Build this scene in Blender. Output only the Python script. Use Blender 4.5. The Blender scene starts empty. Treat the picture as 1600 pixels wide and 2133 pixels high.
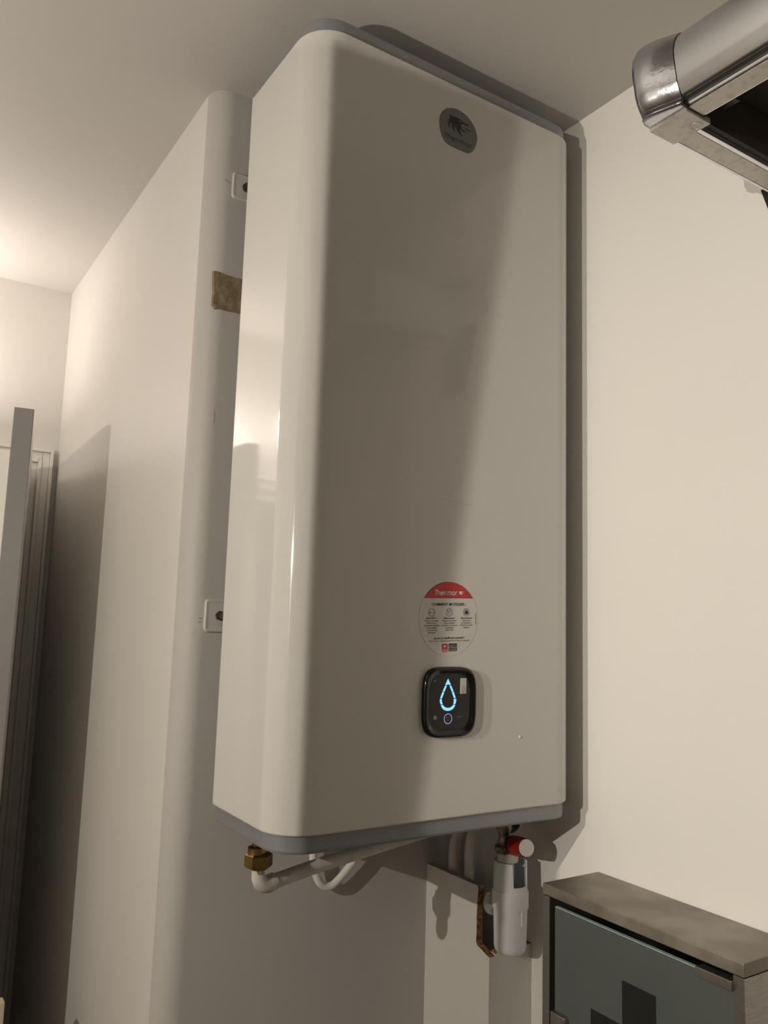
import bpy, bmesh, math
from mathutils import Matrix, Vector

S = bpy.context.scene
COL = S.collection
H0 = 1.38                      # height of the heater's lower edge above the floor

# ------------------------------------------------------------------ camera
cd = bpy.data.cameras.new('camera')
cd.sensor_fit = 'VERTICAL'
cd.sensor_height = 24.0
cd.lens = 24.0 * 1686.9 / 2133.0
cd.clip_start = 0.02
cam = bpy.data.objects.new('camera', cd)
COL.objects.link(cam)
yaw, pitch, roll = 0.56900, 0.13363, 0.03118
fwd = Vector((math.sin(yaw) * math.cos(pitch), math.cos(yaw) * math.cos(pitch), math.sin(pitch)))
rgt = Vector((math.cos(yaw), -math.sin(yaw), 0))
upv = rgt.cross(fwd)
r2 = rgt * math.cos(roll) + upv * math.sin(roll)
u2 = -rgt * math.sin(roll) + upv * math.cos(roll)
m = Matrix.Identity(4)
for i in range(3):
    m[i][0], m[i][1], m[i][2] = r2[i], u2[i], -fwd[i]
m.translation = (-0.42841, -1.17671, H0 + 0.25374)
cam.matrix_world = m
S.camera = cam

# ------------------------------------------------------------------ world, lights, exposure
w = bpy.data.worlds.new('world')
w.use_nodes = True
w.node_tree.nodes['Background'].inputs[0].default_value = (0.02, 0.018, 0.016, 1)
w.node_tree.nodes['Background'].inputs[1].default_value = 0.3
S.world = w
vs = S.view_settings
vs.view_transform = 'Standard'
vs.look = 'None'
vs.exposure = 0.25
vs.gamma = 1.0
vs.use_curve_mapping = False


def lamp(name, loc, power, color, radius):
    l = bpy.data.lights.new(name, 'POINT')
    l.energy = power
    l.color = color
    l.shadow_soft_size = radius
    o = bpy.data.objects.new(name, l)
    o.location = (loc[0], loc[1], H0 + loc[2])
    COL.objects.link(o)
    return o


lamp('room_lamp', (-1.15, -0.62, 0.42), 27.0, (1.0, 0.915, 0.80), 0.004)
sp = bpy.data.lights.new('front_lamp', 'SPOT')
sp.energy = 50.0
sp.color = (1.0, 0.92, 0.805)
sp.shadow_soft_size = 0.003
sp.spot_size = math.radians(62)
sp.spot_blend = 1.0
spo = bpy.data.objects.new('front_lamp', sp)
spo.location = (-1.60, -1.02, H0 + 0.50)
spo.rotation_euler = Vector((2.12, 0.50, -0.22)).to_track_quat('-Z', 'Y').to_euler()
COL.objects.link(spo)
up = bpy.data.lights.new('passage_uplighter', 'AREA')      # wall uplighter in the passage, washing the ceiling
up.shape = 'DISK'
up.size = 0.14
up.energy = 2.3
up.color = (1.0, 0.89, 0.81)
upo = bpy.data.objects.new('passage_uplighter', up)
upo.location = (-0.42, 0.95, H0 + 0.72)
upo.rotation_euler = (math.pi, 0, 0)
COL.objects.link(upo)
lamp('passage_lamp', (-0.62, 0.92, 0.80), 2.2, (1.0, 0.89, 0.81), 0.05)


# ------------------------------------------------------------------ materials
def principled(name, color, rough=0.5, metal=0.0, spec=0.5, coat=0.0, trans=0.0):
    mt = bpy.data.materials.new(name)
    mt.use_nodes = True
    b = mt.node_tree.nodes['Principled BSDF']
    b.inputs['Base Color'].default_value = (*color, 1)
    b.inputs['Roughness'].default_value = rough
    b.inputs['Metallic'].default_value = metal
    b.inputs['Specular IOR Level'].default_value = spec
    b.inputs['Coat Weight'].default_value = coat
    b.inputs['Coat Roughness'].default_value = 0.04
    b.inputs['Transmission Weight'].default_value = trans
    return mt


def noisy(mt, c1, c2, scale, detail=4.0, lo=0.35, hi=0.7, bump=0.0, bscale=None, bdist=0.001, stretch=None, rough=None):
    """mottle the base colour between two tones and add fine relief"""
    nt = mt.node_tree
    b = nt.nodes['Principled BSDF']
    tc = nt.nodes.new('ShaderNodeTexCoord')
    src = tc.outputs['Object']
    if stretch:
        mp = nt.nodes.new('ShaderNodeMapping')
        mp.inputs['Scale'].default_value = stretch
        nt.links.new(src, mp.inputs['Vector'])
        src = mp.outputs['Vector']
    n = nt.nodes.new('ShaderNodeTexNoise')
    n.inputs['Scale'].default_value = scale
    n.inputs['Detail'].default_value = detail
    nt.links.new(src, n.inputs['Vector'])
    r = nt.nodes.new('ShaderNodeValToRGB')
    r.color_ramp.elements[0].position = lo
    r.color_ramp.elements[0].color = (*c1, 1)
    r.color_ramp.elements[1].position = hi
    r.color_ramp.elements[1].color = (*c2, 1)
    nt.links.new(n.outputs['Fac'], r.inputs['Fac'])
    nt.links.new(r.outputs['Color'], b.inputs['Base Color'])
    if rough:
        rr = nt.nodes.new('ShaderNodeMapRange')
        rr.inputs['To Min'].default_value, rr.inputs['To Max'].default_value = rough
        nt.links.new(n.outputs['Fac'], rr.inputs['Value'])
        nt.links.new(rr.outputs['Result'], b.inputs['Roughness'])
    if bump:
        n2 = nt.nodes.new('ShaderNodeTexNoise')
        n2.inputs['Scale'].default_value = bscale or scale * 6
        n2.inputs['Detail'].default_value = 3
        nt.links.new(src, n2.inputs['Vector'])
        bp = nt.nodes.new('ShaderNodeBump')
        bp.inputs['Strength'].default_value = bump
        bp.inputs['Distance'].default_value = bdist
        nt.links.new(n2.outputs['Fac'], bp.inputs['Height'])
        nt.links.new(bp.outputs['Normal'], b.inputs['Normal'])
    return mt


M = {}
M['wall'] = noisy(principled('wall_paint', (.67, .65, .615), .55, spec=.35), (.655, .635, .60), (.685, .665, .63), 3, bump=.12, bscale=220)
M['gloss_wall'] = noisy(principled('satin_wall_paint', (.85, .83, .79), .38, spec=.4), (.84, .82, .78), (.86, .84, .80), 3, bump=.06, bscale=60)
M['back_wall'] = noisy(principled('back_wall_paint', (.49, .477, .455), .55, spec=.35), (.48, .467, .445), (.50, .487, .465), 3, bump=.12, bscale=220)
M['ceiling'] = noisy(principled('ceiling_paint', (.56, .54, .505), .6, spec=.3), (.55, .53, .495), (.57, .55, .515), 2, bump=.1, bscale=200)
M['floor'] = noisy(principled('floor_tile', (.16, .13, .10), .4), (.14, .11, .08), (.18, .15, .12), 6)
M['dim_wall'] = noisy(principled('dim_wall_paint', (.42, .39, .35), .6), (.40, .37, .33), (.44, .41, .37), 3)
M['enamel'] = noisy(principled('white_enamel', (.64, .628, .60), .07, spec=.5), (.635, .623, .595), (.645, .633, .605), 3)
M['trim'] = noisy(principled('grey_trim', (.27, .275, .288), .36, metal=.3, spec=.5), (.26, .265, .278), (.282, .287, .30), 40, stretch=(1, 1, 8))
M['white_plastic'] = principled('white_plastic', (.74, .75, .78), .35)
M['plate_paint'] = principled('painted_plate', (.56, .54, .51), .3)
M['cream_plastic'] = principled('cream_plastic', (.62, .58, .50), .4)
M['clear_plastic'] = principled('clear_plastic', (.85, .87, .88), .18, trans=.75)
M['black_gloss'] = principled('black_gloss', (.005, .005, .005), .06, spec=.4)
M['black_face'] = principled('black_face', (.009, .009, .009), .35)
M['black_plastic'] = principled('black_plastic', (.012, .012, .012), .45)
M['badge'] = principled('grey_badge', (.17, .17, .165), .35, metal=.3)
M['ink'] = principled('black_ink', (.02, .02, .02), .5)
M['grey_ink'] = principled('grey_print', (.25, .25, .25), .5)
M['faint_ink'] = principled('faint_print', (.16, .16, .16), .5)
M['film'] = principled('sticker_film', (.645, .632, .603), .08)
M['film_edge'] = principled('sticker_edge', (.88, .87, .85), .15)
M['red_ink'] = principled('red_print', (.52, .03, .025), .3)
M['white_ink'] = principled('white_print', (.85, .83, .80), .4)
M['paper'] = principled('paper_label', (.62, .61, .57), .6)
M['red_plastic'] = principled('red_plastic', (.28, .006, .006), .35)
M['cap_white'] = principled('white_cap', (.72, .70, .67), .5)
M['brass'] = noisy(principled('brass', (.40, .26, .09), .3, metal=1), (.16, .10, .03), (.46, .30, .10), 60, rough=(.2, .45))
M['dull_brass'] = noisy(principled('dull_brass', (.30, .25, .17), .4, metal=.9), (.16, .13, .08), (.42, .36, .26), 90)
M['pipe_paint'] = noisy(principled('painted_pipe', (.66, .63, .58), .5), (.58, .55, .50), (.70, .67, .62), 50, bump=.2, bscale=90)
M['cable'] = principled('white_cable', (.78, .76, .72), .4)
M['chip'] = noisy(principled('chipboard', (.25, .12, .05), .8), (.13, .055, .02), (.42, .23, .10), 180, bump=.8, bscale=300, bdist=.002)
M['lip'] = noisy(principled('weathered_edge', (.32, .28, .20), .7), (.22, .19, .13), (.45, .41, .32), 120)
M['steel'] = noisy(principled('dusty_steel', (.33, .30, .26), .45, metal=.75), (.25, .225, .19), (.38, .35, .30), 14, detail=8, lo=.38, hi=.62, rough=(.38, .6))
M['steel_clean'] = noisy(principled('brushed_steel', (.42, .40, .37), .3, metal=.95), (.36, .34, .31), (.46, .44, .41), 60, stretch=(1, 1, 12))
M['frosted'] = noisy(principled('frosted_glass', (.10, .115, .105), .4, spec=.4, trans=.2), (.09, .105, .096), (.108, .123, .113), 5)
M['clear_glass'] = principled('clear_glass', (.10, .11, .10), .05, trans=.9)
M['glass_edge'] = principled('glass_edge', (.42, .55, .50), .2)
M['chrome'] = noisy(principled('chrome', (.62, .64, .70), .12, metal=1), (.54, .56, .61), (.66, .68, .74), 40, bump=.15, bscale=260, rough=(.06, .25))
M['alu'] = noisy(principled('anodised_aluminium', (.76, .78, .83), .24, metal=1), (.72, .74, .79), (.80, .82, .87), 30, stretch=(1, .05, 1))
M['alu_flat'] = noisy(principled('dull_aluminium', (.58, .55, .50), .45, metal=.5), (.50, .47, .42), (.62, .59, .54), 110, lo=.3, hi=.5)
M['dark_wood'] = noisy(principled('dark_brown_panel', (.045, .032, .022), .5), (.03, .02, .014), (.06, .043, .03), 8, stretch=(1, 8, 1))
M['edge_shade_tone'] = noisy(principled('door_edge_shade', (.25, .242, .237), .4), (.242, .234, .23), (.26, .252, .247), 5)  # grey stands for the shade on the white door leaf's edge
M['white_gloss'] = principled('white_gloss_paint', (.78, .76, .72), .25)
M['patch'] = noisy(principled('bare_plaster', (.25, .19, .115), .9), (.19, .145, .085), (.33, .26, .17), 60, bump=.9, bscale=70, bdist=.004)
M['bolt'] = principled('dark_bolt', (.10, .09, .08), .4, metal=.8)
M['board'] = principled('pale_board', (.55, .48, .36), .6)
M['crack'] = principled('crack', (.25, .23, .2), .8)


def emissive(name, color, strength):
    mt = principled(name, color, .4)
    b = mt.node_tree.nodes['Principled BSDF']
    b.inputs['Emission Color'].default_value = (*color, 1)
    b.inputs['Emission Strength'].default_value = strength
    return mt


M['blue_light'] = emissive('blue_backlight', (.22, .55, 1.0), .9)
M['violet_light'] = emissive('violet_backlight', (.36, .40, .92), .55)


# ------------------------------------------------------------------ mesh helpers
def link(name, bm, mat, parent=None, smooth=None, loc=None):
    me = bpy.data.meshes.new(name)
    bm.normal_update()
    bm.to_mesh(me)
    bm.free()
    if isinstance(mat, (list, tuple)):
        for k in mat:
            me.materials.append(M[k])
    else:
        me.materials.append(M[mat])
    if smooth is not None:
        for p in me.polygons:
            p.use_smooth = True
        me.set_sharp_from_angle(angle=math.radians(smooth))
    o = bpy.data.objects.new(name, me)
    if smooth is not None:             # keep the large flats flat beside rounded edges
        wn = o.modifiers.new('weighted_normals', 'WEIGHTED_NORMAL')
        wn.keep_sharp = True
    COL.objects.link(o)
    if parent is not None:
        o.parent = parent
        if parent.parent is None and parent.type == 'EMPTY':
            o.location = -parent.location
        elif parent.parent is None:
            pass
    if loc:
        o.location = loc
    return o


def empty(name, loc, label, cat, group=None):
    o = bpy.data.objects.new(name, None)
    o.empty_display_size = .05
    o.location = loc
    COL.objects.link(o)
    o['label'] = label
    o['category'] = cat
    if group:
        o['group'] = group
    return o


def box(bm, x0, x1, y0, y1, z0, z1, bev=0.0, seg=2):
    """box in heater coordinates (z measured from the heater's lower edge)"""
    r = bmesh.ops.create_cube(bm, size=1.0)
    vs_ = r['verts']
    for v in vs_:
        v.co = Vector(((x0 + x1) / 2 + v.co.x * (x1 - x0), (y0 + y1) / 2 + v.co.y * (y1 - y0), H0 + (z0 + z1) / 2 + v.co.z * (z1 - z0)))
    if bev:
        es = list({e for v in vs_ for e in v.link_edges})
        bmesh.ops.bevel(bm, geom=es, offset=bev, segments=seg, affect='EDGES', profile=.5)
    return vs_


def newbox(name, mat, parent, *a, bev=0.0, smooth=None):
    bm = bmesh.new()
    box(bm, *a, bev=bev)
    return link(name, bm, mat, parent, smooth if smooth is not None else (35 if bev else None))


def loft(bm, rings, cap0=True, cap1=True, closed=True):
    vr = [[bm.verts.new(p) for p in ring] for ring in rings]
    n = len(vr[0])
    for a, b in zip(vr[:-1], vr[1:]):
        for i in range(n if closed else n - 1):
            j = (i + 1) % n
            bm.faces.new((a[i], a[j], b[j], b[i]))
    if cap0:
        bm.faces.new(list(reversed(vr[0])))
    if cap1:
        bm.faces.new(vr[-1])
    return vr


def fix(bm):
    bmesh.ops.recalc_face_normals(bm, faces=bm.faces[:])


def smooth_path(pts, n=8):
    """Catmull-Rom through the points"""
    P = [Vector(p) for p in pts]
    P = [P[0] * 2 - P[1]] + P + [P[-1] * 2 - P[-2]]
    out = []
    for i in range(1, len(P) - 2):
        for k in range(n):
            t = k / n
            a, b, c, d = P[i - 1], P[i], P[i + 1], P[i + 2]
            out.append(.5 * (2 * b + (c - a) * t + (2 * a - 5 * b + 4 * c - d) * t * t + (3 * b - a - 3 * c + d) * t ** 3))
    out.append(P[-2])
    return out


def tube(bm, pts, rad, seg=16, cap=True):
    """pts in heater coordinates; rad a number or one per point"""
    P = [Vector((p[0], p[1], H0 + p[2])) for p in pts]
    R = rad if isinstance(rad, (list, tuple)) else [rad] * len(P)
    t0 = (P[1] - P[0]).normalized()
    nrm = t0.orthogonal().normalized()
    rings = []
    for i, p in enumerate(P):
        t = (P[min(i + 1, len(P) - 1)] - P[max(i - 1, 0)]).normalized()
        nrm = (nrm - t * nrm.dot(t)).normalized()
        bn = t.cross(nrm)
        rings.append([p + (nrm * math.cos(2 * math.pi * k / seg) + bn * math.sin(2 * math.pi * k / seg)) * R[i] for k in range(seg)])
    loft(bm, rings, cap, cap)
    fix(bm)


def lathe(bm, prof, origin, axis, seg=32, x_dir=None):
    """prof: (radius, distance along axis) pairs"""
    a = Vector(axis).normalized()
    n = (Vector(x_dir) if x_dir else a.orthogonal()).normalized()
    b = a.cross(n)
    o = Vector((origin[0], origin[1], H0 + origin[2]))
    rings = []
    for r, d in prof:
        rings.append([o + a * d + (n * math.cos(2 * math.pi * k / seg) + b * math.sin(2 * math.pi * k / seg)) * max(r, 1e-5) for k in range(seg)])
    loft(bm, rings)
    fix(bm)


# ------------------------------------------------------------------ setting
XR, ZC, XL, YW = 0.5216, 1.1059, -0.0242, 1.058
XW, YB = -1.75, -2.75          # the walls behind the camera
BOT = -H0


def setting(o):
    o['kind'] = 'structure'
    return o


setting(newbox('floor', 'floor', None, XW - .1, XR + .1, YB - .1, YW + 1.6, BOT - .1, BOT))
setting(newbox('ceiling', 'ceiling', None, XW - .1, XR + .1, YB - .1, YW + 1.6, ZC, ZC + .1))
setting(newbox('wall_right', 'gloss_wall', None, XR, XR + .1, -.82, .1, BOT, ZC))
setting(newbox('wall_right', 'dim_wall', None, XR, XR + .1, YB - .1, -.82, BOT, ZC))
setting(newbox('wall_left', 'dim_wall', None, XW - .1, XW, YB - .1, YW + .12, BOT, ZC))
setting(newbox('wall_front', 'dim_wall', None, XW, XR, YB - .1, YB, BOT, ZC))
# the heater wall with its bullnosed outer corner, turning into the passage
bm = bmesh.new()
rb = .034
pl = [(XR, .1), (XR, 0)]
for k in range(9):
    a = math.pi / 2 * k / 8
    pl.append((XL + rb - rb * math.sin(a), rb - rb * math.cos(a)))
pl += [(XL + .05, .1)]
loft(bm, [[(x, y, H0 + z) for x, y in pl] for z in (BOT, ZC)])
fix(bm)
wall_back = setting(link('wall_back', bm, 'back_wall', None, 30))
setting(newbox('wall_passage', 'wall', None, XL, XL + .2, rb, YW, BOT, ZC))
# far wall with the doorway
DX0, DX1, DZ = -.86, -.104, .600
bm = bmesh.new()
box(bm, DX1, XL + .2, YW, YW + .12, BOT, ZC)
box(bm, XW, DX0, YW, YW + .12, BOT, ZC)
box(bm, DX0, DX1, YW, YW + .12, DZ, ZC)
setting(link('wall_far', bm, 'wall', None))
bm = bmesh.new()
box(bm, XW, XL + .2, YW + 1.5, YW + 1.6, BOT, ZC)
setting(link('wall_beyond', bm, 'wall', None))
# architrave: stepped moulding on both sides and over the top
bm = bmesh.new()
for (w0, w1, d) in ((0, .008, .022), (.008, .026, .015), (.026, .0355, .018)):
    ox, oz = -.0384, .668
    box(bm, ox - w1, ox - w0, YW - d, YW, BOT, oz - w0, bev=.002)
    box(bm, DX0 - (.066 - w1), DX0 - (.066 - w0), YW - d, YW, BOT, oz - w0, bev=.002)
    box(bm, DX0 - .066 + w1, ox - w1, YW - d, YW, oz - w1, oz - w0, bev=.002)
setting(link('trim_1', bm, 'white_gloss', None, 35))
bm = bmesh.new()      # door lining inside the architrave
box(bm, DX1, -.0735, YW - .006, YW + .115, BOT, .632, bev=.002)
box(bm, DX0 - .03, DX0, YW - .006, YW + .115, BOT, .632, bev=.002)
box(bm, DX0, DX1, YW - .006, YW + .115, DZ, .632, bev=.002)
box(bm, DX1 - .012, DX1, YW + .05, YW + .115, BOT, DZ, bev=.001)
box(bm, DX0, DX1, YW + .05, YW + .115, DZ - .012, DZ, bev=.001)
setting(link('trim_2', bm, 'white_gloss', None, 35))
# unseen upright added to block the room lamp and shade the heater's left front
bm = bmesh.new()
loft(bm, [[(-.56, -.4585, H0 + zb), (-.54, -.4585, H0 + zb), (-.54, f, H0 + z), (-.56, f, H0 + z)] for z, zb, f in ((BOT, BOT, -.4620), (-.14, -.14, -.4620), (.2729, .2729, -.4769), (.667, .7225, -.4912))])
fix(bm)
setting(link('added_light_blocker', bm, 'wall', None))

# wider unseen blocker added further left, shading the heater from the front lamp
bm = bmesh.new()
loft(bm, [[(-.96, -.622, H0 + zb), (-.94, -.622, H0 + zb), (-.94, f, H0 + z), (-.96, f, H0 + z)] for z, zb, f in ((BOT, BOT, -.652), (.684, .745, -.7790))])
fix(bm)
setting(link('added_light_blocker', bm, 'dim_wall', None))
setting(newbox('added_light_blocker', 'dim_wall', None, -1.33, -1.31, -.895, -.63, BOT, .588))  # another unseen blocker, added to keep the front lamp off the passage

# open door leaf, edge on
door = empty('door_1', (-.100, 1.046, 0), '', '')
del door['label'], door['category']
door['kind'] = 'structure'
ang = math.atan2(-.115, -.71)
bm = bmesh.new()
hx, hy = -.088, 1.040
ex, ey = -.2005, .338
d = Vector((ex - hx, ey - hy, 0))
L = d.length
d.normalize()
nn = Vector((d.y, -d.x, 0))        # towards -x
th = .0325
z0, z1 = BOT + .008, .606
c = [Vector((hx, hy, 0)), Vector((ex, ey, 0)), Vector((ex, ey, 0)) + nn * th, Vector((hx, hy, 0)) + nn * th]
if (c[2] - c[1]).x > 0:
    nn = -nn
    c = [Vector((hx, hy, 0)), Vector((ex, ey, 0)), Vector((ex, ey, 0)) + nn * th, Vector((hx, hy, 0)) + nn * th]
loft(bm, [[(p.x, p.y, H0 + z) for p in c] for z in (z0, z1)])
fix(bm)
bmesh.ops.bevel(bm, geom=bm.edges[:], offset=.0025, segments=2, affect='EDGES')
link('leaf', bm, 'white_gloss', door, 35)
bm = bmesh.new()                   # thin grey sheet on the closing edge: its shade put into the colour
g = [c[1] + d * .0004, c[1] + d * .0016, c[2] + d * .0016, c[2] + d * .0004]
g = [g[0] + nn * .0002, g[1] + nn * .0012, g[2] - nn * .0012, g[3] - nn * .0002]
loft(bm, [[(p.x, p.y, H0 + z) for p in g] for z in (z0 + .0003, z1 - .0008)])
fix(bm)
link('edge_shade', bm, 'edge_shade_tone', door)
bm = bmesh.new()                   # lock plate on the closing edge
q = Vector((ex, ey, 0)) + nn * (th * .5)
box(bm, q.x - .011, q.x + .011, q.y - .002, q.y + .002, -.42, -.20, bev=.0006)
link('lock_plate', bm, 'steel_clean', door, 35)
bm = bmesh.new()                   # white board fixed on the far face of the leaf
q = Vector((ex, ey, 0)) + nn * (th + .012) - d * .10
box(bm, q.x - .05, q.x + .010, q.y - .01, q.y + .012, -.5, .545, bev=.004)
link('white_board', bm, 'white_gloss', door, 35)

# bare plaster patch and small cracks beside the heater
bm = bmesh.new()
pp = [(-.009, .7895), (-.003, .7925), (.004, .7915), (.020, .7905), (.045, .7900), (.070, .7890), (.072, .7360),
      (.050, .7335), (.030, .7345), (.015, .7335), (.004, .7345), (-.002, .7330), (-.0072, .7375), (-.0070, .7600), (-.0085, .7750)]
top = [bm.verts.new((x, -.0022, H0 + z)) for x, z in pp]
bot = [bm.verts.new((x - .002 * (1 if x < .03 else -1), .001, H0 + z + (.002 if z > .76 else -.002))) for x, z in pp]
for i in range(len(pp)):
    j = (i + 1) % len(pp)
    bm.faces.new((top[i], top[j], bot[j], bot[i]))
bm.faces.new(top)
fix(bm)
link('plaster_patch', bm, 'patch', wall_back)


def ribbon(bm, pts, wid, y, z_off=H0):
    """flat stroke in the x-z plane at depth y"""
    P = [Vector((p[0], p[1])) for p in pts]
    closed = (P[0] - P[-1]).length < 1e-7
    if closed:
        P = P[:-1]
    n = len(P)
    l, r = [], []
    for i in range(n):
        a = P[i - 1] if (i > 0 or closed) else None
        b = P[(i + 1) % n] if (i < n - 1 or closed) else None
        d1 = (P[i] - a).normalized() if a is not None else None
        d2 = (b - P[i]).normalized() if b is not None else None
        t = ((d1 or d2) + (d2 or d1)).normalized()
        nv = Vector((-t.y, t.x))
        k = 1.0
        if d1 is not None and d2 is not None:
            k = 1 / max(.5, nv.dot(Vector((-d1.y, d1.x))))
        l.append(P[i] + nv * wid / 2 * k)
        r.append(P[i] - nv * wid / 2 * k)
    lv = [bm.verts.new((p.x, y, z_off + p.y)) for p in l]
    rv = [bm.verts.new((p.x, y, z_off + p.y)) for p in r]
    for i in range(n if closed else n - 1):
        j = (i + 1) % n
        f = bm.faces.new((rv[i], rv[j], lv[j], lv[i]))
        f.normal_update()
        if f.normal.y > 0:
            f.normal_flip()


def poly(bm, pts, y, thick=0.0):
    v = [bm.verts.new((p[0], y, H0 + p[1])) for p in pts]
    f = bm.faces.new(v)
    f.normal_update()
    if f.normal.y > 0:
        f.normal_flip()
    if thick:
        w_ = [bm.verts.new((p[0], y + thick, H0 + p[1])) for p in pts]
        for i in range(len(pts)):
            j = (i + 1) % len(pts)
            bm.faces.new((v[i], w_[i], w_[j], v[j]))


def circle(cx, cz, r, n=40, a0=0.0, a1=2 * math.pi, rx=None):
    return [(cx + (rx or r) * math.cos(a0 + (a1 - a0) * k / n), cz + r * math.sin(a0 + (a1 - a0) * k / n)) for k in range(n + 1)]


def rrect(x0, x1, z0, z1, r, n=5):
    out = []
    for cx, cz, a in ((x1 - r, z1 - r, 0), (x0 + r, z1 - r, 90), (x0 + r, z0 + r, 180), (x1 - r, z0 + r, 270)):
        for k in range(n + 1):
            t = math.radians(a + 90 * k / n)
            out.append((cx + r * math.cos(t), cz + r * math.sin(t)))
    return out


FONT = {}


def words(bm, s, cx, cz, cap, width=None, y=0.0, rot=0.0, bold=0.0, shear=0.0, piv=None):
    """flat lettering centred on cx with its baseline at cz"""
    cu = bpy.data.curves.new('lettering', 'FONT')
    cu.body = s
    cu.size = 1.0
    cu.offset = bold
    cu.shear = shear
    cu.resolution_u = 2
    o = bpy.data.objects.new('lettering', cu)
    me = o.to_mesh()
    co = [v.co.copy() for v in me.vertices]
    fs = [list(p.vertices) for p in me.polygons]
    o.to_mesh_clear()
    bpy.data.objects.remove(o)
    bpy.data.curves.remove(cu)
    if not co:
        return
    x0, x1 = min(v.x for v in co), max(v.x for v in co)
    k = cap / .73
    kx = k if width is None else width / (x1 - x0)
    px, pz = piv or (cx, cz)
    vv = []
    for v in co:
        x, z = cx + (v.x - (x0 + x1) / 2) * kx, cz + v.y * k
        dx, dz = x - px, z - pz
        x, z = px + dx * math.cos(rot) - dz * math.sin(rot), pz + dx * math.sin(rot) + dz * math.cos(rot)
        vv.append(bm.verts.new((x, y, H0 + z)))
    for f in fs:
        try:
            ff = bm.faces.new([vv[i] for i in f])
            ff.normal_update()
            if ff.normal.y > 0:
                ff.normal_flip()
        except ValueError:
            pass


bm = bmesh.new()
ribbon(bm, [(-.0010, .9500), (.0035, .9492), (.0075, .9468), (.0120, .9462)], .0007, -.0004)
ribbon(bm, [(.0060, .5680), (.0064, .5560), (.0058, .5480)], .0006, -.0004)
ribbon(bm, [(.0, .2500), (.0030, .2488), (.0062, .2495)], .0008, -.0004)
ribbon(bm, [(.001, .2440), (.0045, .2432)], .0010, -.0004)
link('wall_crack', bm, 'crack', wall_back)

# ------------------------------------------------------------------ water heater
W, D, G, HB, RC = .49, .2119, .0893, 1.0364, .0515
YF = -(G + D)
heater = empty('water_heater', (.245, -G - D / 2, H0), 'tall white enamelled electric water heater with grey trims hung on the wall', 'water heater')


def outline(ins, nf=14, rbk=.012):
    """plan of the casing, shrunk by ins, counter-clockwise seen from above"""
    x0, x1, yb, yf = ins, W - ins, -G - ins, YF + ins
    r, b = RC - ins, max(rbk - ins, .004)
    out = []
    for cx, cy, rad, a, n in ((x1 - b, yb - b, b, 0, 4), (x0 + b, yb - b, b, 90, 4), (x0 + r, yf + r, r, 180, nf), (x1 - r, yf + r, r, 270, nf)):
        for k in range(n + 1):
            t = math.radians(a + 90 * k / n)
            out.append((cx + rad * math.cos(t), cy + rad * math.sin(t)))
    return out


def casing(levels):
    bm = bmesh.new()
    loft(bm, [[(x, y, H0 + z) for x, y in outline(i)] for i, z in levels])
    fix(bm)
    return bm


link('body', casing([(.004, .0002), (.0012, .0006), (.0003, .0016), (0, .003), (0, HB - .003), (.0003, HB - .0016), (.0012, HB - .0006), (.004, HB)]), 'enamel', heater, 30)
link('bottom_trim', casing([(.0085, -.0218), (.0062, -.0210), (.0052, -.0192), (.005, -.017), (.005, .0)]), 'trim', heater, 30)
link('top_trim', casing([(.005, HB), (.005, HB + .017), (.0055, HB + .0195), (.0075, HB + .0213)]), 'trim', heater, 30)
newbox('back_bracket', 'bolt', heater, .035, .455, -G - .0005, -.0720, .232, .262)
newbox('back_bracket', 'bolt', heater, .035, .455, -G - .0005, -.0720, .930, .960)

# brand badge, upper right
YS = YF - .0006
badge_pts = [(.2279, .9972), (.2185, .9935), (.2110, .9865), (.2063, .9775), (.2051, .9687), (.2066, .9575), (.2100, .9480), (.2140, .9423), (.2179, .9392), (.2257, .9374),
             (.2525, .9368), (.2598, .9379), (.2665, .9429), (.2705, .9495), (.2731, .9563), (.2748, .9640), (.2744, .9715), (.2705, .9815), (.2637, .9891), (.2550, .9950), (.2449, .9981), (.2360, .9985)]
bm = bmesh.new()
poly(bm, badge_pts, YS, .0008)
badge = link('brand_badge', bm, 'badge', heater)
wolf = [(.2215, .9853), (.2258, .9846), (.2354, .9850), (.2452, .9846), (.2477, .9829), (.2514, .9818), (.2576, .9828), (.2580, .9801), (.2546, .9790), (.2490, .9793), (.2448, .9782), (.2439, .9752),
        (.2449, .9720), (.2474, .9698), (.2530, .9695), (.2524, .9680), (.2475, .9672), (.2425, .9695), (.2420, .9672), (.2439, .9632), (.2489, .9599), (.2427, .9612), (.2378, .9641), (.2346, .9691),
        (.2324, .9709), (.2322, .9666), (.2336, .9604), (.2305, .9629), (.2274, .9674), (.2266, .9738), (.2237, .9711), (.2224, .9634), (.2201, .9693), (.2206, .9746), (.2240, .9816)]
tongue = [(.2473, .9742), (.2510, .9748), (.2566, .9743), (.2615, .9733), (.2681, .9749), (.2616, .9722), (.2554, .9728), (.2516, .9740)]
eye = [(.2380, .9818), (.2453, .9820), (.2456, .9808), (.2410, .9809)]
wolf_c = (.2390, .9725)


def emblem(cx, cz, k, y, mat_bm, eye_bm=None):
    f = lambda pts: [(cx + (x - wolf_c[0]) * k, cz + (z - wolf_c[1]) * k) for x, z in pts]
    poly(mat_bm, f(wolf), y)
    poly(mat_bm, f(tongue), y)
    if eye_bm is not None:
        poly(eye_bm, f(eye), y - .0001)


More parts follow.
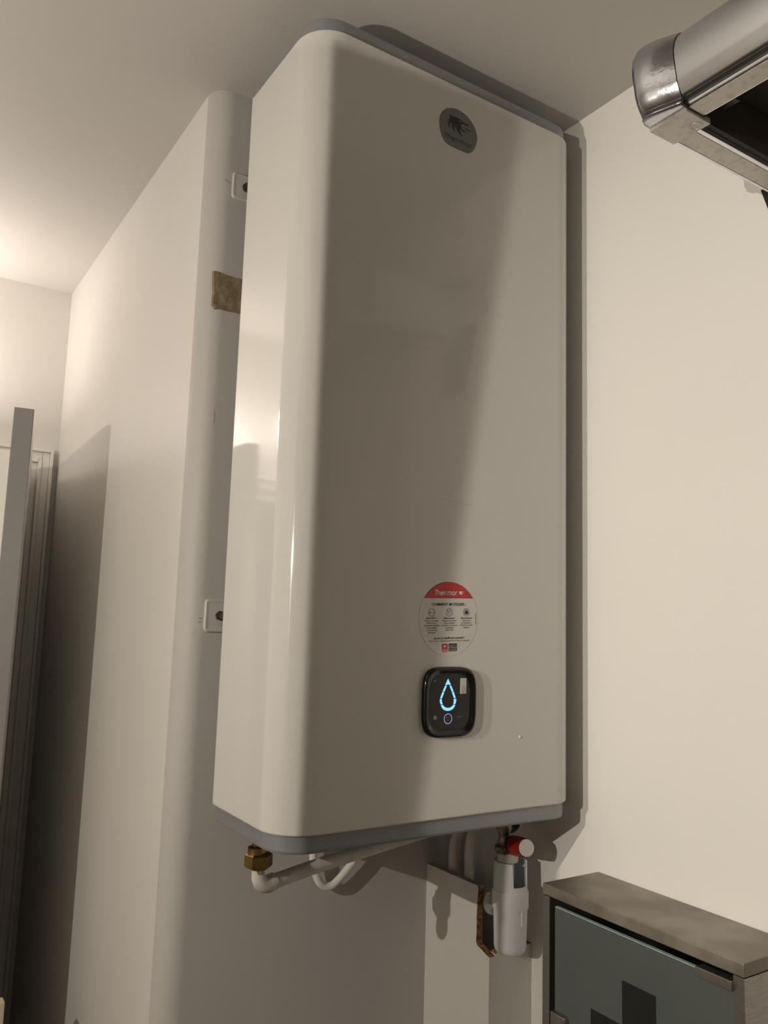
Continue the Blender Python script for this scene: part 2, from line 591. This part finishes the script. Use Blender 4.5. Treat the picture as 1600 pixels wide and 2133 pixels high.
def thermor(bm, x0, x1, z, xh, wid, y, rot=0.0):
    """the brand word in its thin rounded strokes; T and h share the crossbar"""
    arc = lambda cx, cz, r, a, b, n=6, ry=None: [(cx + r * math.cos(math.radians(a + (b - a) * k / n)), cz + (ry or r) * math.sin(math.radians(a + (b - a) * k / n))) for k in range(n + 1)]
    H = 1.42
    st = [[(-.05, H), (.95, H)], [(.34, H), (.34, 0)],
          [(.78, H), (.78, 0)], [(.78, .62)] + arc(1.06, .68, .28, 165, 0, 6, .32) + [(1.34, 0)],
          [(1.66, .52), (2.20, .52), (2.20, .60)] + arc(1.93, .62, .27, 0, 180, 8, .38) + [(1.66, .36)] + arc(1.93, .34, .27, 180, 270, 4, .34) + [(2.18, 0)],
          [(2.52, 0), (2.52, .66)] + arc(2.80, .68, .28, 180, 90, 4, .32) + [(2.92, 1.0)],
          [(3.22, 0), (3.22, .98)], [(3.22, .66)] + arc(3.50, .68, .28, 180, 0, 6, .32) + [(3.78, 0)], [(3.78, .66)] + arc(4.06, .68, .28, 180, 0, 6, .32) + [(4.34, 0)],
          [(4.66, .5)] + arc(4.96, .64, .30, 180, 0, 8, .36) + arc(4.96, .36, .30, 360, 180, 8, .36) + [(4.66, .5)],
          [(5.56, 0), (5.56, .66)] + arc(5.84, .68, .28, 180, 90, 4, .32) + [(5.98, 1.0)]]
    k = (x1 - x0) / 6.03
    for s in st:
        pts = []
        for px, pz in s:
            dx, dz = (px + .05) * k, pz * xh
            pts.append((x0 + dx * math.cos(rot) - dz * math.sin(rot), z + dx * math.sin(rot) + dz * math.cos(rot)))
        ribbon(bm, pts, wid, y)


bm = bmesh.new()
eb = bmesh.new()
emblem(*wolf_c, 1.0, YS - .0002, bm, eb)
link('emblem', bm, 'ink', badge).location = (0, 0, 0)
link('emblem_eye', eb, 'badge', badge).location = (0, 0, 0)
bm = bmesh.new()
thermor(bm, .2135, .2652, .9470, .0052, .0011, YS - .0002)
link('lettering', bm, 'ink', badge).location = (0, 0, 0)

# instruction sticker
RT = math.radians(1.9)
SC = (.2405, .2595)
SR = .0493
bm = bmesh.new()
ys = YF - .0003
poly(bm, circle(*SC, SR, 64)[:-1], ys, .0005)
stick = link('instruction_sticker', bm, 'film', heater)
bm = bmesh.new()
ribbon(bm, circle(*SC, SR - .0003, 30, math.radians(100), math.radians(250)), .0006, ys - .0002)
link('sticker_edge', bm, 'film_edge', stick)


def T(x, z):
    dx, dz = x, z
    return (SC[0] + dx * math.cos(RT) - dz * math.sin(RT), SC[1] + dx * math.sin(RT) + dz * math.cos(RT))


hz = .0272
a0 = math.asin(hz / SR)
bm = bmesh.new()
poly(bm, [T(SR * math.cos(t), SR * math.sin(t)) for t in [a0 + (math.pi - 2 * a0) * k / 30 for k in range(31)]], ys - .0002)
link('red_header', bm, 'red_ink', stick)
bm = bmesh.new()
p = T(-.0240, .0315)
thermor(bm, p[0], p[0] + .0378, p[1], .0044, .00105, ys - .0004, RT)
p = T(.0208, .0342)
emblem(p[0], p[1], .20, ys - .0004, bm)
link('header_lettering', bm, 'white_ink', stick)


def line(bm, s, x, z, cap, width=None, **kw):
    cx, cz = T(x, z)
    words(bm, s, cx, cz, cap, width, ys - .0003, RT, **kw)


bm = bmesh.new()
line(bm, "COMMENT M'UTILISER :", 0, .0174, .0036, .0575, bold=.018)
cols = ((-.0290, ("Mode ECO +", "Passez en mode", "ECO+ pour", "un parfait équilibre", "entre confort", "et économies", "d'énergie"), (.0168, .0215, .0148, .0256, .0175, .0178, .0124)),
        (.0002, ("Mode manuel", "Réglez la quantité", "d'eau chaude", "souhaitée, visualisez", "la quantité", "disponible"), (.0178, .0234, .0174, .0260, .0135, .0132)),
        (.0294, ("Mode absence", "Vous partez", "en vacances ?", "Passez en mode", "absence"), (.0186, .0146, .0176, .0205, .0106)))
for cx, lines, ws in cols:
    for i, (s, wd) in enumerate(zip(lines, ws)):
        line(bm, s, cx, -.0002 - .0031 * i - (.0003 if i else 0), .0021, wd, bold=.022 if i == 0 else .004)
    ribbon(bm, circle(*T(cx, .0084), .0050, 24), .0005, ys - .0003)
line(bm, "ECO +", -.0290, .0074, .0018, .0074, bold=.01)
for s in ([(-.0026, -.0030), (.0028, .0032)], [(-.0030, .0018), (-.0008, .0018)], [(-.0019, .0029), (-.0019, .0007)], [(.0008, -.0020), (.0028, -.0020)]):
    ribbon(bm, [T(.0002 + x, .0084 + z) for x, z in s], .00045, ys - .0003)
poly(bm, [T(.0294 + x, .0084 + z) for x, z in rrect(-.0028, .0028, -.0026, .0020, .0006, 3)], ys - .0003)
ribbon(bm, [T(.0294 + x, .0084 + z) for x, z in ((-.0010, .0018), (-.0010, .0030), (.0010, .0030), (.0010, .0018))], .0005, ys - .0003)
line(bm, "Je suis un chauffe-eau connecté !", 0, -.0268, .0028, .0515, bold=.022, shear=.2)
line(bm, "Pour m'utiliser, téléchargez l'application Thermor Cozytouch", 0, -.0303, .0022, .0680, shear=.2)
ribbon(bm, [T(.0457, .0075), T(.0457, -.0085)], .0006, ys - .0003)
link('lettering', bm, 'ink', stick)
bm = bmesh.new()
poly(bm, [T(*q) for q in rrect(-.0128, -.0030, -.0430, -.0330, .0016)], ys - .0003)
link('app_icon', bm, 'red_ink', stick)
bm = bmesh.new()
poly(bm, [T(*q) for q in rrect(-.0012, .0126, -.0380, -.0330, .0006)], ys - .0003)
poly(bm, [T(*q) for q in rrect(-.0012, .0126, -.0432, -.0386, .0006)], ys - .0003)
link('shop_badge', bm, 'ink', stick)
bm = bmesh.new()
p = T(-.0079, -.0369)
emblem(p[0], p[1], .11, ys - .0005, bm)
p = T(-.0117, -.0418)
thermor(bm, p[0], p[0] + .0076, p[1], .0010, .0003, ys - .0005, RT)


def small(s, x, z, cap, width):
    cx, cz = T(x, z)
    words(bm, s, cx, cz, cap, width, ys - .0005, RT)


small("Télécharger dans l'", .0072, -.0346, .0007, .0085)
small("App Store", .0072, -.0369, .0014, .0090)
small("DISPONIBLE SUR", .0072, -.0402, .0007, .0085)
small("Google Play", .0072, -.0424, .0014, .0092)
poly(bm, [T(.0010 + x, -.0360 + z) for x, z in circle(0, 0, .0008, 10)[:-1]], ys - .0005)
poly(bm, [T(.0003, -.0398), T(.0020, -.0409), T(.0003, -.0420)], ys - .0005)
link('badge_lettering', bm, 'white_ink', stick)
bm = bmesh.new()
cx, cz = T(-.0079, -.0450)
words(bm, "Cozytouch", cx, cz, .0014, .0088, ys - .0003, RT, bold=.006)
link('app_name', bm, 'red_ink', stick)

# control panel: glossy dished surround with a flat face
PX, PZ = .2415, .1502


def squircle(kx, kz, y, n=64, e=4.2):
    out = []
    for k in range(n):
        t = 2 * math.pi * k / n
        c, s = math.cos(t), math.sin(t)
        x = math.copysign(abs(c) ** (2 / e), c)
        z = math.copysign(abs(s) ** (2 / e), s)
        out.append((PX + x * kx, y, H0 + PZ + z * kz))
    return out


bm = bmesh.new()
a, b = .0437, .0460
loft(bm, [squircle(a * k, b * k2, YF - d_) for k, k2, d_ in ((.985, .985, 0), (1, 1, .0015), (.998, .998, .0040), (.975, .975, .0068), (.94, .94, .0078), (.90, .91, .0077), (.86, .875, .0066), (.80, .81, .0047), (.765, .77, .0042), (.72, .73, .0041))], cap0=False)
fix(bm)
panel = link('control_panel', bm, 'black_gloss', heater, 40)
bm = bmesh.new()
yp = YF - .0045
loft(bm, [squircle(.0333, .0352, YF - .0040), squircle(.0333, .0352, yp)])
fix(bm)
link('display_face', bm, 'black_face', panel)
FX = lambda x: x * 1.009 + .0039       # face readings were taken one millimetre-scale step forward
FZ = lambda z: z * 1.009 - .0023
ye = yp - .0003
segs = [[(.2315, .1812), (.2272, .1733), (.2303, .1733), (.2316, .1744), (.2330, .1733), (.2363, .1733)],
        [(.2271, .1724), (.2297, .1722), (.2257, .1644), (.2231, .1650)], [(.2368, .1722), (.2341, .1722), (.2381, .1643), (.2408, .1649)],
        [(.2228, .1642), (.2255, .1636), (.2219, .1558), (.2194, .1566)], [(.2411, .1642), (.2384, .1636), (.2418, .1558), (.2446, .1566)],
        [(.2190, .1556), (.2219, .1549), (.2221, .1515), (.2237, .1482), (.2200, .1489), (.2189, .1520)], [(.2453, .1553), (.2416, .1548), (.2419, .1515), (.2408, .1480), (.2445, .1486), (.2455, .1520)]]
low = [(.2205, .1477), (.2222, .1443), (.2255, .1414), (.2290, .1402), (.2325, .1399), (.2360, .1403), (.2395, .1416), (.2425, .1443), (.2443, .1474), (.2409, .1474), (.2390, .1455), (.2360, .1440), (.2325, .1436), (.2290, .1441), (.2262, .1455), (.2240, .1474)]
for s in segs + [low]:
    bm = bmesh.new()
    poly(bm, [(FX(x), FZ(z)) for x, z in s], ye, .0003)
    link('drop_segment', bm, 'blue_light', panel)
bm = bmesh.new()
ribbon(bm, circle(FX(.2325), FZ(.1298), .0063, 32), .0008, ye)
link('button_ring', bm, 'violet_light', panel)
bm = bmesh.new()
cx, cz = FX(.2325), FZ(.1298)
for p in ([(-.0028, -.0036), (.0030, .0036)], [(-.0036, .0022), (-.0010, .0022)], [(-.0023, .0035), (-.0023, .0009)], [(.0008, -.0022), (.0034, -.0022)]):
    ribbon(bm, [(cx + x, cz + z) for x, z in p], .0004, ye)
link('plus_minus_symbol', bm, 'grey_ink', panel)
bm = bmesh.new()
cx, cz = FX(.2115), FZ(.1319)
for x0, x1 in ((-.0030, -.0025), (-.0017, .0017), (.0025, .0030)):
    poly(bm, [(cx + x0, cz - .0022), (cx + x1, cz - .0022), (cx + x1, cz + .0022), (cx + x0, cz + .0022)], ye)
ribbon(bm, [(cx - .0010, cz + .0022), (cx - .0010, cz + .0034), (cx + .0010, cz + .0034), (cx + .0010, cz + .0022)], .0004, ye)
link('suitcase_symbol', bm, 'grey_ink', panel)
bm = bmesh.new()
words(bm, "ECO+", FX(.2518), FZ(.1308), .0024, .0085, ye)
link('eco_lettering', bm, 'grey_ink', panel)
bm = bmesh.new()
cx, cz = FX(.2102), FZ(.1770)
for r in (.0014, .0026):
    ribbon(bm, circle(cx, cz, r, 10, math.radians(40), math.radians(140)), .0005, ye)
poly(bm, circle(cx, cz, .0005, 8)[:-1], ye)
link('wireless_symbol', bm, 'grey_ink', panel)
bm = bmesh.new()
x0, x1, z0, z1 = FX(.2520), FX(.2621), FZ(.1614), FZ(.1816)
poly(bm, [(x0, z0), (x1, z0), (x1, z1), (x0, z1)], ye, .0003)
lab = link('serial_label', bm, 'paper', panel)
bm = bmesh.new()
for i, s in enumerate(("THE", "1901", "0038", "5489")):
    words(bm, s, (x0 + x1) / 2, z0 + .0092 - i * .0027, .0016, .0064 if i else .0044, ye - .0002)
lb = link('label_lettering', bm, 'faint_ink', panel)
# small plug and scratch on the front
bm = bmesh.new()
lathe(bm, [(.0001, .0), (.0024, .0), (.0024, .0006), (.0016, .0014), (.0001, .0016)], (.3694, YF + .0002, .0984), (0, -1, 0), 16)
link('plug', bm, 'white_plastic', heater, 40)
for pts, wd in (([(.2222, .4214), (.2330, .4202), (.2400, .4190)], .0004), ([(.2460, .4192), (.2600, .4178), (.2782, .4168)], .0003), ([(.1247, .3698), (.1250, .3680)], .0010)):
    bm = bmesh.new()
    ribbon(bm, pts, wd, YF - .0003)
    link('scratch', bm, 'grey_ink', heater)


# ------------------------------------------------------------------ anchor plates behind the heater
def plate(z0, z1, x0, label):
    cx, cz = x0 + .0235, (z0 + z1) / 2
    t = empty('anchor_plate', (cx, 0, H0 + cz), label, 'anchor plate', 'square anchor plates behind the heater')
    bm = bmesh.new()
    hw, hh = .0235, (z1 - z0) / 2
    R = lambda i, y: [(x, y, H0 + z) for x, z in rrect(cx - hw + i, cx + hw - i, cz - hh + i, cz + hh - i, .006 - i * .5, 4)]
    loft(bm, [R(0, 0), R(0, -.0022), R(.0010, -.0036), R(.0026, -.0040), R(.0050, -.0032), R(.0075, -.0030)])
    fix(bm)
    link('plate', bm, 'plate_paint', t, 45)
    bm = bmesh.new()
    lathe(bm, [(.0001, 0), (.0052, 0), (.0052, .068), (.0001, .068)], (cx, -.0025, cz), (0, -1, 0), 16)
    link('bolt', bm, 'bolt', t, 40)
    bm = bmesh.new()
    lathe(bm, [(.0001, 0), (.0075, 0), (.0075, .0065), (.0001, .0065)], (cx, -.0035, cz), (0, -1, 0), 6)
    link('nut', bm, 'bolt', t)


plate(.9225, .9675, .0125, 'upper white square anchor plate with a bolt, between wall corner and heater')
plate(.2290, .2785, .0090, 'lower white square anchor plate with a bolt, beside the heater')

# ------------------------------------------------------------------ pipework under the heater
pipe = empty('water_pipe', (.030, -.19, H0 - .06), 'white painted water pipe with a brass nut and elbow under the heater', 'pipe')
bm = bmesh.new()
lathe(bm, [(.0001, 0), (.0068, 0), (.0068, .0130), (.0120, .0150), (.0120, .024), (.0001, .024)], (.0275, -.19, -.0205), (0, 0, -1), 24)
link('brass_stub', bm, 'brass', pipe, 40)
bm = bmesh.new()
lathe(bm, [(.0120, 0), (.0150, .0015), (.0178, .0035), (.0178, .0165), (.0150, .0195), (.0100, .0200)], (.030, -.19, -.0415), (0, 0, -1), 6, x_dir=(1, -.35, 0))
link('hex_nut', bm, 'brass', pipe)
bm = bmesh.new()
tube(bm, [(.0300, -.19, -.0600), (.0301, -.19, -.0660), (.0312, -.1895, -.0735), (.0345, -.1885, -.0795), (.0400, -.187, -.0832), (.0470, -.1852, -.0842), (.0560, -.1830, -.0828)],
     [.0078, .0082, .0090, .0098, .0106, .0112, .0112], 20)
link('elbow', bm, 'pipe_paint', pipe, 50)
bm = bmesh.new()
run = smooth_path([(.052, -.184, -.0835), (.12, -.166, -.0790), (.2137, -.143, -.0748), (.33, -.112, -.0715), (.41, -.090, -.0720), (.447, -.070, -.0840), (.459, -.045, -.115), (.461, -.040, -.17), (.461, -.040, -.45)], 8)
tube(bm, run, .0094, 16)
link('pipe_run', bm, 'pipe_paint', pipe, 50)
bm = bmesh.new()
tube(bm, smooth_path([(.0295, -.1985, -.0655), (.0285, -.1980, -.0625)], 2), .0035, 8)
link('paint_flake', bm, 'chip', pipe, 50)

cold = bpy.data.objects.new('cold', None)
bpy.data.objects.remove(cold)
bm = bmesh.new()
tube(bm, smooth_path([(.462, -.105, -.0230), (.461, -.095, -.060), (.4605, -.082, -.110), (.466, -.075, -.160), (.470, -.074, -.30), (.470, -.074, -.50)], 8), .0080, 16)
o = link('supply_pipe', bm, 'pipe_paint', None, 50)
o['label'] = 'short white upright pipe dropping from the heater into the chipboard boxing'
o['category'] = 'pipe'

bm = bmesh.new()
tube(bm, smooth_path([(.2000, -.030, -.015), (.2000, -.022, -.075), (.2005, -.020, -.1060), (.2040, -.019, -.1270), (.2120, -.018, -.1470), (.2235, -.017, -.1585), (.2370, -.018, -.1590),
                      (.2500, -.019, -.1500), (.2620, -.020, -.1385), (.2725, -.021, -.1270), (.2790, -.022, -.1130), (.2830, -.025, -.085), (.2840, -.030, -.015)], 6), .0060, 12)
o = link('power_cable', bm, 'cable', None, 50)
o['label'] = 'white cable hanging in a loop against the wall below the heater'
o['category'] = 'cable'

# safety valve
vx, vy = .4400, -.19
valve = empty('safety_valve', (vx, vy, H0 - .08), 'brass safety valve with a red knob under the right end of the heater', 'valve')
bm = bmesh.new()
lathe(bm, [(.0001, 0), (.0105, 0), (.0105, .012), (.0085, .014), (.0085, .020), (.0125, .022), (.0125, .034), (.0095, .038), (.0080, .046), (.0095, .056), (.0140, .060), (.0145, .066), (.0125, .070), (.0001, .070)], (vx, vy, -.0225), (0, 0, -1), 24)
link('valve_body', bm, 'dull_brass', valve, 40)
ka = Vector((-.012, -.050, .0085)).normalized()
kb = Vector((vx + .0075, vy - .004, -.0805))
bm = bmesh.new()
lathe(bm, [(.0001, 0), (.0110, 0), (.0110, .010), (.0140, .012), (.0140, .0195), (.0001, .0195)], kb, ka, 24)
link('knob_collar', bm, 'black_plastic', valve, 40)
bm = bmesh.new()
lathe(bm, [(.0001, .019), (.0142, .019), (.0145, .022), (.0137, .050), (.0130, .0530), (.0118, .0535), (.0001, .0535)], kb, ka, 32)
link('knob', bm, 'red_plastic', valve, 40)
bm = bmesh.new()
lathe(bm, [(.0001, .053), (.0123, .053), (.0121, .0545), (.0001, .0548)], kb, ka, 32)
link('knob_cap', bm, 'cap_white', valve, 40)
bm = bmesh.new()
tube(bm, smooth_path([(vx + .004, vy + .004, -.052), (vx + .018, vy + .012, -.060), (vx + .032, vy + .018, -.064), (vx + .044, vy + .022, -.060)], 4), .0070, 12)
link('side_outlet', bm, 'black_plastic', valve, 50)

# drain siphon
sx, sy = .4537, -.19
siph = empty('drain_siphon', (sx, sy, H0 - .24), 'white plastic drain siphon cup hanging below the brass safety valve', 'siphon')
bm = bmesh.new()
lathe(bm, [(.0001, 0), (.0158, 0), (.0164, -.002), (.0164, -.0140), (.0150, -.016), (.0100, -.018), (.0095, -.046), (.0001, -.046)], (.4480, sy, -.0900), (0, 0, 1), 32)
link('funnel_neck', bm, 'cream_plastic', siph, 40)
bm = bmesh.new()
lathe(bm, [(.0001, 0), (.0150, 0), (.0200, .0014), (.0232, .0050), (.0244, .0110), (.0260, .070), (.0260, .0735), (.0236, .0735), (.0226, .010), (.0001, .008)], (sx + .0004, sy, -.2385), (0, 0, 1), 40)
link('cup', bm, 'white_plastic', siph, 40)
bm = bmesh.new()
lathe(bm, [(.0236, 0), (.0276, 0), (.0278, .0015), (.0278, .0240), (.0270, .0252), (.0236, .0252), (.0236, 0)], (sx, sy, -.1722), (0, 0, 1), 40)
link('collar', bm, 'white_plastic', siph, 40)
# upper guard: an open cylinder cut away on the right front
bm = bmesh.new()
seg = 72
R0, R1 = .0240, .0258
ring_ = []
for k in range(seg):
    t = 2 * math.pi * k / seg
    deg = 360 * k / seg
    top_ = .0090 if 235 < deg < 330 else .0430
    dx, dy = math.cos(t), math.sin(t)
    ring_.append([bm.verts.new((sx + dx * r, sy + dy * r, H0 - .1480 + h)) for r, h in ((R1, 0), (R1, top_), (R0, top_), (R0, 0))])
for i in range(seg):
    a_, b_ = ring_[i], ring_[(i + 1) % seg]
    for j in range(4):
        bm.faces.new((a_[j], b_[j], b_[(j + 1) % 4], a_[(j + 1) % 4]))
fix(bm)
link('guard', bm, 'white_plastic', siph, 30)
bm = bmesh.new()
t = math.radians(272)
tube(bm, [(sx + math.cos(t) * .0250, sy + math.sin(t) * .0250, -.1960), (sx + math.cos(t) * .0258, sy + math.sin(t) * .0258, -.1925), (sx + math.cos(t) * .0258, sy + math.sin(t) * .0258, -.1715)], [.0006, .0018, .0018], 10)
link('rib', bm, 'white_plastic', siph, 50)
bm = bmesh.new()
tube(bm, smooth_path([(.450, -.150, -.166), (.449, -.1475, -.178), (.452, -.146, -.187), (.462, -.145, -.190), (.475, -.145, -.185)], 4), .0095, 14)
link('outlet_tube', bm, 'clear_plastic', siph, 50)

# ------------------------------------------------------------------ chipboard boxing in the corner
BX, BY, BT = .4340, -.1660, .0120
boxing = empty('pipe_boxing', (BX, -.08, BOT + H0), 'white painted chipboard pipe boxing in the corner, broken open at the top', 'pipe boxing')
bm = bmesh.new()      # side panel, notched at its front top corner
prof = [(0, BOT), (0, -.1560), (-.070, -.1555), (-.136, -.1545), (-.1380, -.160), (-.1360, -.178), (-.1345, -.200), (-.1350, -.222), (-.1340, -.238), (-.1370, -.2430), (-.1480, -.2455), (-.1580, -.2490), (BY, -.2510), (BY, BOT)]
a_ = [bm.verts.new((BX, y, H0 + z)) for y, z in prof]
b_ = [bm.verts.new((BX + BT, y, H0 + z)) for y, z in prof]
fa = bm.faces.new(a_)
fb = bm.faces.new(list(reversed(b_)))
for i in range(len(prof)):
    j = (i + 1) % len(prof)
    f = bm.faces.new((a_[i], a_[j], b_[j], b_[i]))
    f.material_index = 2 if i in (1, 2, 3) else (1 if 3 < i < 12 else 0)
fix(bm)
link('side_panel', bm, ['wall', 'chip', 'lip'], boxing)
bm = bmesh.new()      # front panel, broken off just below the siphon
prof = [(BX + BT, BOT), (BX + BT, -.2480), (.4520, -.2450), (.4620, -.2460), (.4760, -.2440), (.4900, -.2462), (.5050, -.2455), (XR, -.2450), (XR, BOT)]
a_ = [bm.verts.new((x, BY, H0 + z)) for x, z in prof]
b_ = [bm.verts.new((x, BY + BT, H0 + z)) for x, z in prof]
bm.faces.new(a_)
bm.faces.new(list(reversed(b_)))
for i in range(len(prof)):
    j = (i + 1) % len(prof)
    f = bm.faces.new((a_[i], a_[j], b_[j], b_[i]))
    f.material_index = 1 if 0 < i < 7 else 0
fix(bm)
link('front_panel', bm, ['wall', 'chip'], boxing)

# ------------------------------------------------------------------ steel medicine cabinet on the right wall
CX, CY0, CY1, CZ = .4103, -.6120, -.3050, -.1004
CB = -.56
cab = empty('medicine_cabinet', (.466, -.4585, H0 + CB), 'dusty stainless steel medicine cabinet with a frosted glass door and cross', 'cabinet')
bm = bmesh.new()
box(bm, CX, XR - .0005, CY0, CY1, CZ - .0150, CZ, bev=.0016)
link('top_panel', bm, 'steel', cab, 35)
for y0, y1 in ((CY1 - .0135, CY1), (CY0, CY0 + .0135)):
    newbox('side_panel', 'steel_clean', cab, CX + .0004, XR - .0005, y0, y1, CB + .012, CZ - .0155, bev=.0006)
newbox('bottom_panel', 'steel_clean', cab, CX, XR - .0005, CY0, CY1, CB, CB + .0115, bev=.0008)
newbox('back_panel', 'steel_clean', cab, XR - .004, XR - .0006, CY0 + .0136, CY1 - .0136, CB + .0117, CZ - .0152)
newbox('shelf', 'steel_clean', cab, CX + .020, XR - .0042, CY0 + .0137, CY1 - .0137, -.335, -.332)
# door: frosted sheet with a clear cross left in it
GX0, GX1 = CX + .0030, CX + .0080
dy0, dy1, dz0, dz1 = -.5985, -.3265, CB + .015, -.1265
ky = [dy0, -.5450, -.4935, -.4420, -.3905, dy1]
kz = [dz0, -.3340, -.2825, -.2310, -.1785, dz1]
cross = {(2, 1), (2, 2), (2, 3), (1, 2), (3, 2)}


def sheet(cells):
    bm = bmesh.new()
    g = {}
    for i in range(6):
        for j in range(6):
            for s, x in enumerate((GX0, GX1)):
                g[i, j, s] = bm.verts.new((x, ky[i], H0 + kz[j]))
    for (i, j) in cells:
        bm.faces.new((g[i, j, 0], g[i + 1, j, 0], g[i + 1, j + 1, 0], g[i, j + 1, 0]))
        bm.faces.new((g[i, j, 1], g[i, j + 1, 1], g[i + 1, j + 1, 1], g[i + 1, j, 1]))
        for (di, dj, p, q) in ((-1, 0, (i, j), (i, j + 1)), (1, 0, (i + 1, j + 1), (i + 1, j)), (0, -1, (i + 1, j), (i, j)), (0, 1, (i, j + 1), (i + 1, j + 1))):
            if (i + di, j + dj) not in cells:
                bm.faces.new((g[(*p, 0)], g[(*q, 0)], g[(*q, 1)], g[(*p, 1)]))
    bmesh.ops.delete(bm, geom=[v for v in bm.verts if not v.link_faces], context='VERTS')
    fix(bm)
    return bm


alls = {(i, j) for i in range(5) for j in range(5)}
dr = link('door', sheet(alls - cross), 'frosted', cab)
ci = link('cross_window', sheet(cross), 'clear_glass', dr)
newbox('hinge', 'steel_clean', dr, CX - .0045, CX + .0105, -.5995, -.5535, -.1325, -.1215, bev=.0012)
newbox('handle', 'steel_clean', dr, CX - .0045, CX + .0105, -.3525, -.3238, -.3080, -.2576, bev=.0030)
newbox('glass_edge', 'glass_edge', dr, CX + .0027, CX + .0084, dy0 + .0003, dy1 - .0003, dz1 - .0002, dz1 + .0006)

# ------------------------------------------------------------------ overhead aluminium framed unit, upper right
unit = empty('overhead_unit', (.40, -.95, H0 + .80), 'overhead unit with aluminium rails, rounded chrome corner and dark underside', 'overhead unit')
YC = -.676        # joint between chrome corner and rail
YE = -1.36
prof = [(.2847, .8030), (.2535, .8047), (.2505, .8070), (.2525, .8085), (.2495, .8112), (.2502, .8124), (.2478, .8138), (.2440, .8200), (.2410, .8280), (.2385, .8410), (.2368, .8500), (.2362, .8590), (.2375, .8680), (.2410, .8760), (.2470, .8830), (.2550, .8880), (.2650, .8910), (.2847, .8920)]
bm = bmesh.new()
loft(bm, [[(x, y, H0 + z) for x, z in prof] for y in (YC, YE)])
fix(bm)
link('side_rail', bm, 'alu', unit, 25)
newbox('rail_sole', 'alu_flat', unit, .2585, .2825, YE, YC - .0010, .8018, .8036, bev=.0004)
# chrome corner: swollen copy of the rail profile, drawn in at its far end
cxp, czp = .2700, .8480
rings = []
for y, k, dx in ((YC + .0005, 1.03, 0), (-.668, 1.06, -.002), (-.656, 1.10, -.005), (-.644, 1.12, -.008), (-.635, 1.12, -.009), (-.6300, 1.09, -.008), (-.6275, 1.03, -.005)):
    rings.append([(cxp + dx + (x - cxp) * k, y, H0 + czp + (z - czp) * (k if z > czp else min(k, 1.04))) for x, z in prof])
bm = bmesh.new()
loft(bm, rings)
fix(bm)
link('chrome_corner', bm, 'chrome', unit, 45)
bm = bmesh.new()
box(bm, .2560, .2975, -.6755, -.6275, .7985, .8060, bev=.0012)
cplate = link('corner_sole', bm, 'alu_flat', unit, 35)
bm = bmesh.new()
lathe(bm, [(.0001, 0), (.0072, 0), (.0070, .0008), (.0055, .0008), (.0053, .0003), (.0001, .0003)], (.2870, -.6640, .7986), (0, 0, -1), 24)
link('cap_disc', bm, 'alu_flat', cplate, 40)
newbox('rail_groove', 'black_plastic', unit, .2497, .2530, YE, YC - .0012, .8062, .8094)
newbox('rail_groove', 'black_plastic', unit, .2492, .2510, YE, YC - .0012, .8112, .8121)
newbox('corner_gasket', 'black_plastic', unit, .2480, .2855, YC - .0016, YC + .0010, .8015, .8100)
newbox('cross_rail', 'alu_flat', unit, .2978, XR - .001, -.6560, -.6330, .8000, .8120, bev=.0005)
newbox('cross_rail_lip', 'alu', unit, .2978, XR - .001, -.6618, -.6565, .8000, .8160, bev=.0006)
newbox('cross_rail_lip', 'alu', unit, .2978, XR - .001, -.6325, -.6290, .8000, .8160, bev=.0006)
newbox('cross_rail_web', 'alu', unit, .2978, XR - .001, -.6560, -.6290, .8122, .8920)
newbox('dark_liner', 'dark_wood', unit, .2860, XR - .001, -.6680, -.6622, .8060, .8900)
newbox('underside_panel', 'dark_wood', unit, .2850, XR - .001, YE, -.6685, .8600, .8900)
newbox('crossbeam', 'alu_flat', unit, .2852, XR - .001, -.7180, -.7120, .8520, .8598)
newbox('bracket', 'bolt', unit, .3180, .3300, -.6900, -.6690, .8300, .8598, bev=.001)
bm = bmesh.new()
pr_ = [(-.5935, .8330), (-.6020, .8050), (-.6330, .7000), (-.700, .7000), (-.700, .7990), (-.627, .7990), (-.627, .8330)]
a_ = [bm.verts.new((.5195, y, H0 + z)) for y, z in pr_]
b_ = [bm.verts.new((XR - .0005, y, H0 + z)) for y, z in pr_]
bm.faces.new(a_)
bm.faces.new(list(reversed(b_)))
for i in range(len(pr_)):
    j = (i + 1) % len(pr_)
    bm.faces.new((a_[i], a_[j], b_[j], b_[i]))
fix(bm)
link('wall_bracket', bm, 'black_plastic', unit)

# ------------------------------------------------------------------ pale board in the bottom left corner
bm = bmesh.new()
box(bm, -.235, -.1755, .270, .292, BOT, -.353, bev=.002)
o = link('wooden_board', bm, 'board', None, 35)
o['label'] = 'pale wooden board at the lower left corner of the picture'
o['category'] = 'board'
